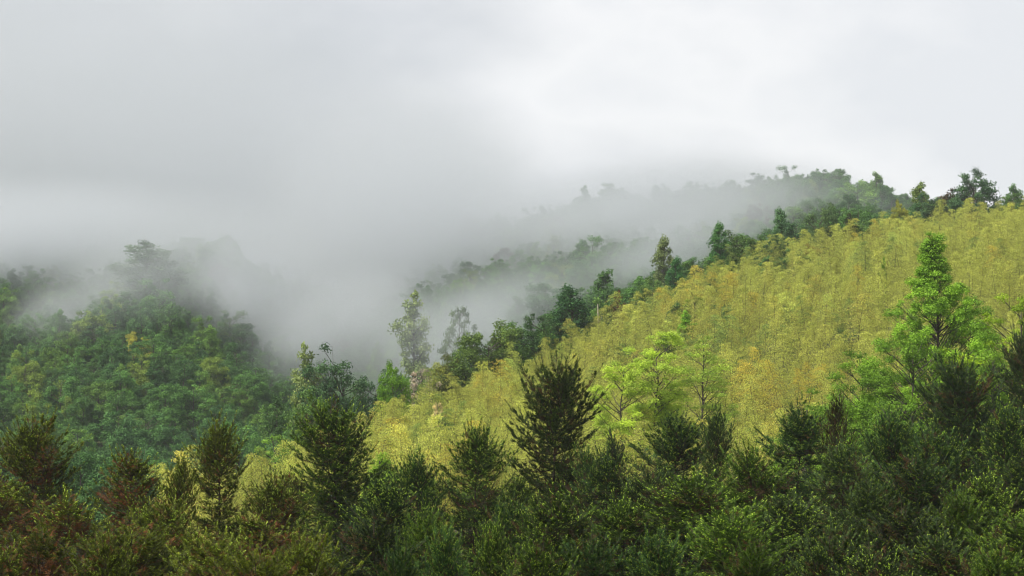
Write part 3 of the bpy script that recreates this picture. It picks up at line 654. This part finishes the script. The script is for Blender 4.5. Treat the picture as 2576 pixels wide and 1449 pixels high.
# coarse painter's buffer (8 px cells): how much of each plant the picture shows
GW, GH = 322, 182
buf = np.full((GH, GW), -1, int)
hor = np.full(GW, 1e9); ucell = np.arange(GW) * 8 + 4.0; ylast = 100.0
order = sorted([(t_[2], 'T', t_) for t_ in THINGS] + [(p_['y'], 'P', i) for i, p_ in enumerate(P_)], key=lambda q_: q_[0])
vis = np.zeros(len(P_), int)
gg, hh = np.meshgrid(np.arange(GW) * 8 + 4.0, np.arange(GH) * 8 + 4.0)
for (yy, kd, o_) in order:
    while ylast < yy:
        hor = np.minimum(hor, VH - gz_uy(ucell, np.full(GW, ylast)) / ylast * F); ylast += 6
    if kd == 'T': U, V, _, wv, hv = o_; pid = -2
    else: p_ = P_[o_]; U, V, wv, hv = p_['U'], p_['V'], p_['w'], p_['hp']; pid = o_
    u0, u1 = int(max(0, (U - wv) // 8)), int(min(GW - 1, (U + wv) // 8)); v0, v1 = int(max(0, V // 8)), int(min(GH - 1, (V + hv) // 8))
    if u1 < u0 or v1 < v0 or U + wv < 0 or U - wv > 2576: continue
    sub = buf[v0:v1 + 1, u0:u1 + 1]
    m_ = (((gg[v0:v1 + 1, u0:u1 + 1] - U) / wv) ** 2 + ((hh[v0:v1 + 1, u0:u1 + 1] - V - hv / 2) / (hv / 2)) ** 2 < 1) & (sub == -1) & (hh[v0:v1 + 1, u0:u1 + 1] < hor[None, u0:u1 + 1] + 6)
    if pid >= 0: vis[pid] = m_.sum()
    sub[m_] = pid
LIM = 300
def split(isb):
    idx = [i for i, p_ in enumerate(P_) if p_['b'] == isb]
    idx.sort(key=lambda i: -vis[i])
    seen = [i for i in idx if vis[i] > 0]
    print('plants', isb, 'all', len(idx), 'seen', len(seen))
    sel = seen[:LIM]; return sel, [i for i in idx if i not in set(sel)]
selB, restB = split(1); selT, restT = split(0)
SLOPE = [r_ for r_ in REFS if 'fir' not in r_[2]]
EXTRA = [(150, 960, 'the left picture edge halfway up the dark hillside')]
def uniq(sel, refs): return relate([(P_[i]['U'], P_[i]['V'] + 30) for i in sel], refs, [P_[i]['tn'] for i in sel])
seen_lab = {}
for i, (o_, ph, rf) in zip(selB, uniq(selB, SLOPE)):
    p_ = P_[i]; b_ = BAMB[p_['k']]
    lab = f"{p_['tn']} feathery bamboo, {o_} one {ph} {rf}"
    s = p_['H'] / 10
    plant('bamboo_plant', b_['p'], (p_['x'], p_['y'], p_['z']), (p_['tx'], p_['ty'], p_['rz']), (p_['sx'], p_['sx'], s), {'leaves': C4(p_['c'])}, lab, 'bamboo', 'bamboo plants covering the right-hand slope')
for i, (o_, ph, rf) in zip(selT, uniq(selT, SLOPE)):
    p_ = P_[i]; b_ = FOREST[p_['k']]
    where = 'forest tree'
    lab = f"{p_['tn']} {where}, {o_} one {ph} {rf}"
    plant('forest_tree', b_['p'], (p_['x'], p_['y'], p_['z']), p_['rz'], (p_['sx'], p_['sx'], p_['H'] / b_['H']), {'crown': C4(p_['c'])}, lab, 'tree', 'broadleaf trees on the misty hillsides')

def scatter(name, label, rest, kinds, mats_parts, tints):
    """the mass of small far plants: one object, points that carry copies of the kinds"""
    n = len(rest)
    V = np.array([[P_[i]['x'], P_[i]['y'], P_[i]['z']] for i in rest], np.float32)
    me = bpy.data.meshes.new(name); me.vertices.add(n); me.vertices.foreach_set('co', V.ravel())
    def attr(nm, ty, key, vals):
        a = me.attributes.new(nm, ty, 'POINT'); a.data.foreach_set(key, np.ascontiguousarray(vals).ravel())
    attr('kind_index', 'INT', 'value', np.array([P_[i]['k'] for i in rest], np.int32))
    attr('turn', 'FLOAT_VECTOR', 'vector', np.array([[P_[i]['tx'], P_[i]['ty'], P_[i]['rz']] if P_[i]['b'] else [0, 0, P_[i]['rz']] for i in rest], np.float32))
    attr('size', 'FLOAT_VECTOR', 'vector', np.array([[P_[i]['sx'], P_[i]['sx'], P_[i]['H'] / kinds[P_[i]['k']]['H']] for i in rest], np.float32))
    ob = bpy.data.objects.new(name, me); COL.objects.link(ob)
    ob['kind'] = 'stuff'; ob['label'] = label; ob.color = tints
    ng = bpy.data.node_groups.new(name + '_nodes', 'GeometryNodeTree')
    ng.interface.new_socket('Geometry', in_out='INPUT', socket_type='NodeSocketGeometry'); ng.interface.new_socket('Geometry', in_out='OUTPUT', socket_type='NodeSocketGeometry')
    A = ng.nodes.new; Lk = ng.links.new
    gi = A('NodeGroupInput'); go_ = A('NodeGroupOutput'); jn = A('GeometryNodeJoinGeometry')
    def named(nm, ty):
        q_ = A('GeometryNodeInputNamedAttribute'); q_.data_type = ty; q_.inputs['Name'].default_value = nm
        return [o2 for o2 in q_.outputs if o2.enabled][0]
    kdx = named('kind_index', 'INT'); tn_ = named('turn', 'FLOAT_VECTOR'); szz = named('size', 'FLOAT_VECTOR')
    e2r = A('FunctionNodeEulerToRotation'); Lk(tn_, e2r.inputs[0])
    for k, kd in enumerate(kinds):
        src = A('GeometryNodeJoinGeometry')
        for (pn, pm) in kd['p']:
            ro = next(o2 for o2 in bpy.data.objects if o2.data is pm)
            oi = A('GeometryNodeObjectInfo'); oi.inputs['Object'].default_value = ro; oi.transform_space = 'ORIGINAL'
            Lk(oi.outputs['Geometry'], src.inputs[0])
        g2i = A('GeometryNodeGeometryToInstance'); Lk(src.outputs[0], g2i.inputs[0])
        cmp_ = A('FunctionNodeCompare'); cmp_.data_type = 'INT'; cmp_.operation = 'EQUAL'
        Lk(kdx, [s2 for s2 in cmp_.inputs if s2.enabled][0]); [s2 for s2 in cmp_.inputs if s2.enabled][1].default_value = k
        iop = A('GeometryNodeInstanceOnPoints')
        Lk(gi.outputs[0], iop.inputs['Points']); Lk(cmp_.outputs[0], iop.inputs['Selection']); Lk(g2i.outputs[0], iop.inputs['Instance'])
        Lk(e2r.outputs[0], iop.inputs['Rotation']); Lk(szz, iop.inputs['Scale'])
        Lk(iop.outputs[0], jn.inputs[0])
    Lk(jn.outputs[0], go_.inputs[0])
    md = ob.modifiers.new('spread', 'NODES'); md.node_group = ng
    return ob
scatter('bamboo_thicket', 'dense thicket of yellow-green bamboo covering the rest of the slope', restB, BAMB, None, C4((.47, .52, .118)))
scatter('distant_forest', 'green broadleaf forest covering the far misty hillsides', restT, FOREST, None, C4((.09, .20, .065)))

# ------------------------------------------------------------------ haze and mist
def vol_mat(name, dens, colr=(.93, .94, .95)):
    m, nt = mat(name); N = nt.nodes.new; L = nt.links.new
    v = N('ShaderNodeVolumePrincipled'); v.inputs['Density'].default_value = dens; v.inputs['Color'].default_value = (*colr, 1)
    v.inputs['Anisotropy'].default_value = .45
    o = N('ShaderNodeOutputMaterial'); L(v.outputs[0], o.inputs['Volume'])
    return m, nt, v
hm_, _, _ = vol_mat('haze_air', .00014, (.90, .93, .97))
x0, x1, y0, y1, z0, z1 = -620, 620, -15, 1180, -47, 110
bx = mesh('haze', np.array([[a, b2, c2] for a in (x0, x1) for b2 in (y0, y1) for c2 in (z0, z1)]),
          np.array([[0, 1, 3, 2], [4, 6, 7, 5], [0, 4, 5, 1], [2, 3, 7, 6], [0, 2, 6, 4], [1, 5, 7, 3]]), hm_)
ho = bpy.data.objects.new('haze', bx); COL.objects.link(ho); ho['kind'] = 'stuff'; ho['label'] = 'thin pale air fading the far hillsides'

MISTC = (.79, .81, .835)
def ico(name, material):
    import bmesh
    bm = bmesh.new(); bmesh.ops.create_icosphere(bm, subdivisions=3, radius=1); me = bpy.data.meshes.new(name); bm.to_mesh(me); bm.free(); me.materials.append(material); return me
def mist(U, V, Yd, rx, ry, rz, tau, scale, seed, label, thr=.42, soft=.22, tilt=0, edge=.96):
    """a bank of drifting mist: denser in the middle, torn by noise"""
    dens = tau / (.95 * ry)
    m, nt, v = vol_mat('mist_air', dens, MISTC); N = nt.nodes.new; L = nt.links.new
    tcn = N('ShaderNodeTexCoord'); ln = N('ShaderNodeVectorMath'); ln.operation = 'LENGTH'; L(tcn.outputs['Object'], ln.inputs[0])
    r1 = N('ShaderNodeMapRange'); r1.interpolation_type = 'SMOOTHSTEP'
    r1.inputs['From Min'].default_value = 1.0; r1.inputs['From Max'].default_value = 1 - edge; r1.inputs['To Min'].default_value = 0; r1.inputs['To Max'].default_value = 1
    L(ln.outputs['Value'], r1.inputs['Value'])
    gm_ = N('ShaderNodeNewGeometry'); nz = N('ShaderNodeTexNoise'); nz.noise_dimensions = '4D'; nz.inputs['W'].default_value = seed
    nz.inputs['Scale'].default_value = 1 / scale; nz.inputs['Detail'].default_value = 5; nz.inputs['Roughness'].default_value = .58; nz.inputs['Distortion'].default_value = .4
    L(gm_.outputs['Position'], nz.inputs['Vector'])
    r2 = N('ShaderNodeMapRange'); r2.inputs['From Min'].default_value = thr - soft; r2.inputs['From Max'].default_value = thr + soft
    L(nz.outputs['Fac'], r2.inputs['Value'])
    mu = N('ShaderNodeMath'); mu.operation = 'MULTIPLY'; L(r1.outputs[0], mu.inputs[0]); L(r2.outputs[0], mu.inputs[1])
    m2 = N('ShaderNodeMath'); m2.operation = 'MULTIPLY'; m2.inputs[1].default_value = dens; L(mu.outputs[0], m2.inputs[0])
    L(m2.outputs[0], v.inputs['Density'])
    try: m.cycles.volume_step_rate = 1.0
    except Exception: pass
    ob = bpy.data.objects.new('mist_bank', ico('mist_bank', m)); COL.objects.link(ob)
    ob.location = (px(U, Yd), Yd, pz(V, Yd)); ob.scale = (rx, ry, rz); ob.rotation_euler = (0, R(-tilt), 0)
    ob['kind'] = 'stuff'; ob['label'] = label
mist(300, 380, 780, 210, 130, 100, 2.6, 90, 1, 'huge grey mist bank filling the sky above the left hills', .34, .3, -20)
mist(1010, 600, 660, 60, 110, 54, 5.0, 60, 2, 'thick grey mist pouring into the valley between the hills', .34, .3, 20)
mist(1560, 540, 620, 60, 75, 19, 4.6, 30, 3, 'mist rolling over the far wooded ridge', .42, .2, 10)
mist(150, 595, 600, 82, 60, 20, 3.6, 36, 4, 'mist hiding the tops of the left hills', .40, .2, 0)
mist(860, 825, 510, 28, 70, 16, 3.0, 20, 5, 'mist settled at the valley floor', .43, .17, 30)
mist(230, 770, 548, 34, 22, 15, 1.8, 14, 6, 'thin mist between the left hill and the ridge behind', .43, .15, 30)
mist(1130, 850, 415, 32, 46, 15, 1.5, 16, 7, 'thin mist behind the bamboo crest', .43, .17, 25)
mist(640, 770, 570, 26, 34, 16, 2.3, 20, 8, 'mist rising behind the right flank of the left hill', .43, .17, -35)
mist(1320, 770, 490, 42, 44, 17, .8, 18, 9, 'thin mist climbing the slope behind the crest trees', .44, .16, 30)
mist(330, 700, 480, 40, 34, 15, .8, 12, 10, 'torn veil of mist over the upper left hill', .47, .12, 20)
mist(1730, 610, 480, 36, 34, 12, 1.8, 14, 14, 'mist lying against the back of the crest trees', .43, .16, 22)
mist(2000, 500, 560, 45, 70, 12, 1.1, 18, 11, 'faint mist in front of the far summit', .44, .17, -10)
mist(1100, 830, 326, 13, 14, 9, 1.0, 10, 12, 'wisp of mist drifting before the misty pair of trees', .50, .2, 20)
mist(-10, 655, 585, 34, 34, 17, 2.0, 18, 15, 'mist trailing over the far left ridge', .42, .18, 10)
mist(620, 700, 540, 34, 30, 26, 1.5, 18, 13, 'torn mist in front of the second left ridge', .46, .13, -20)
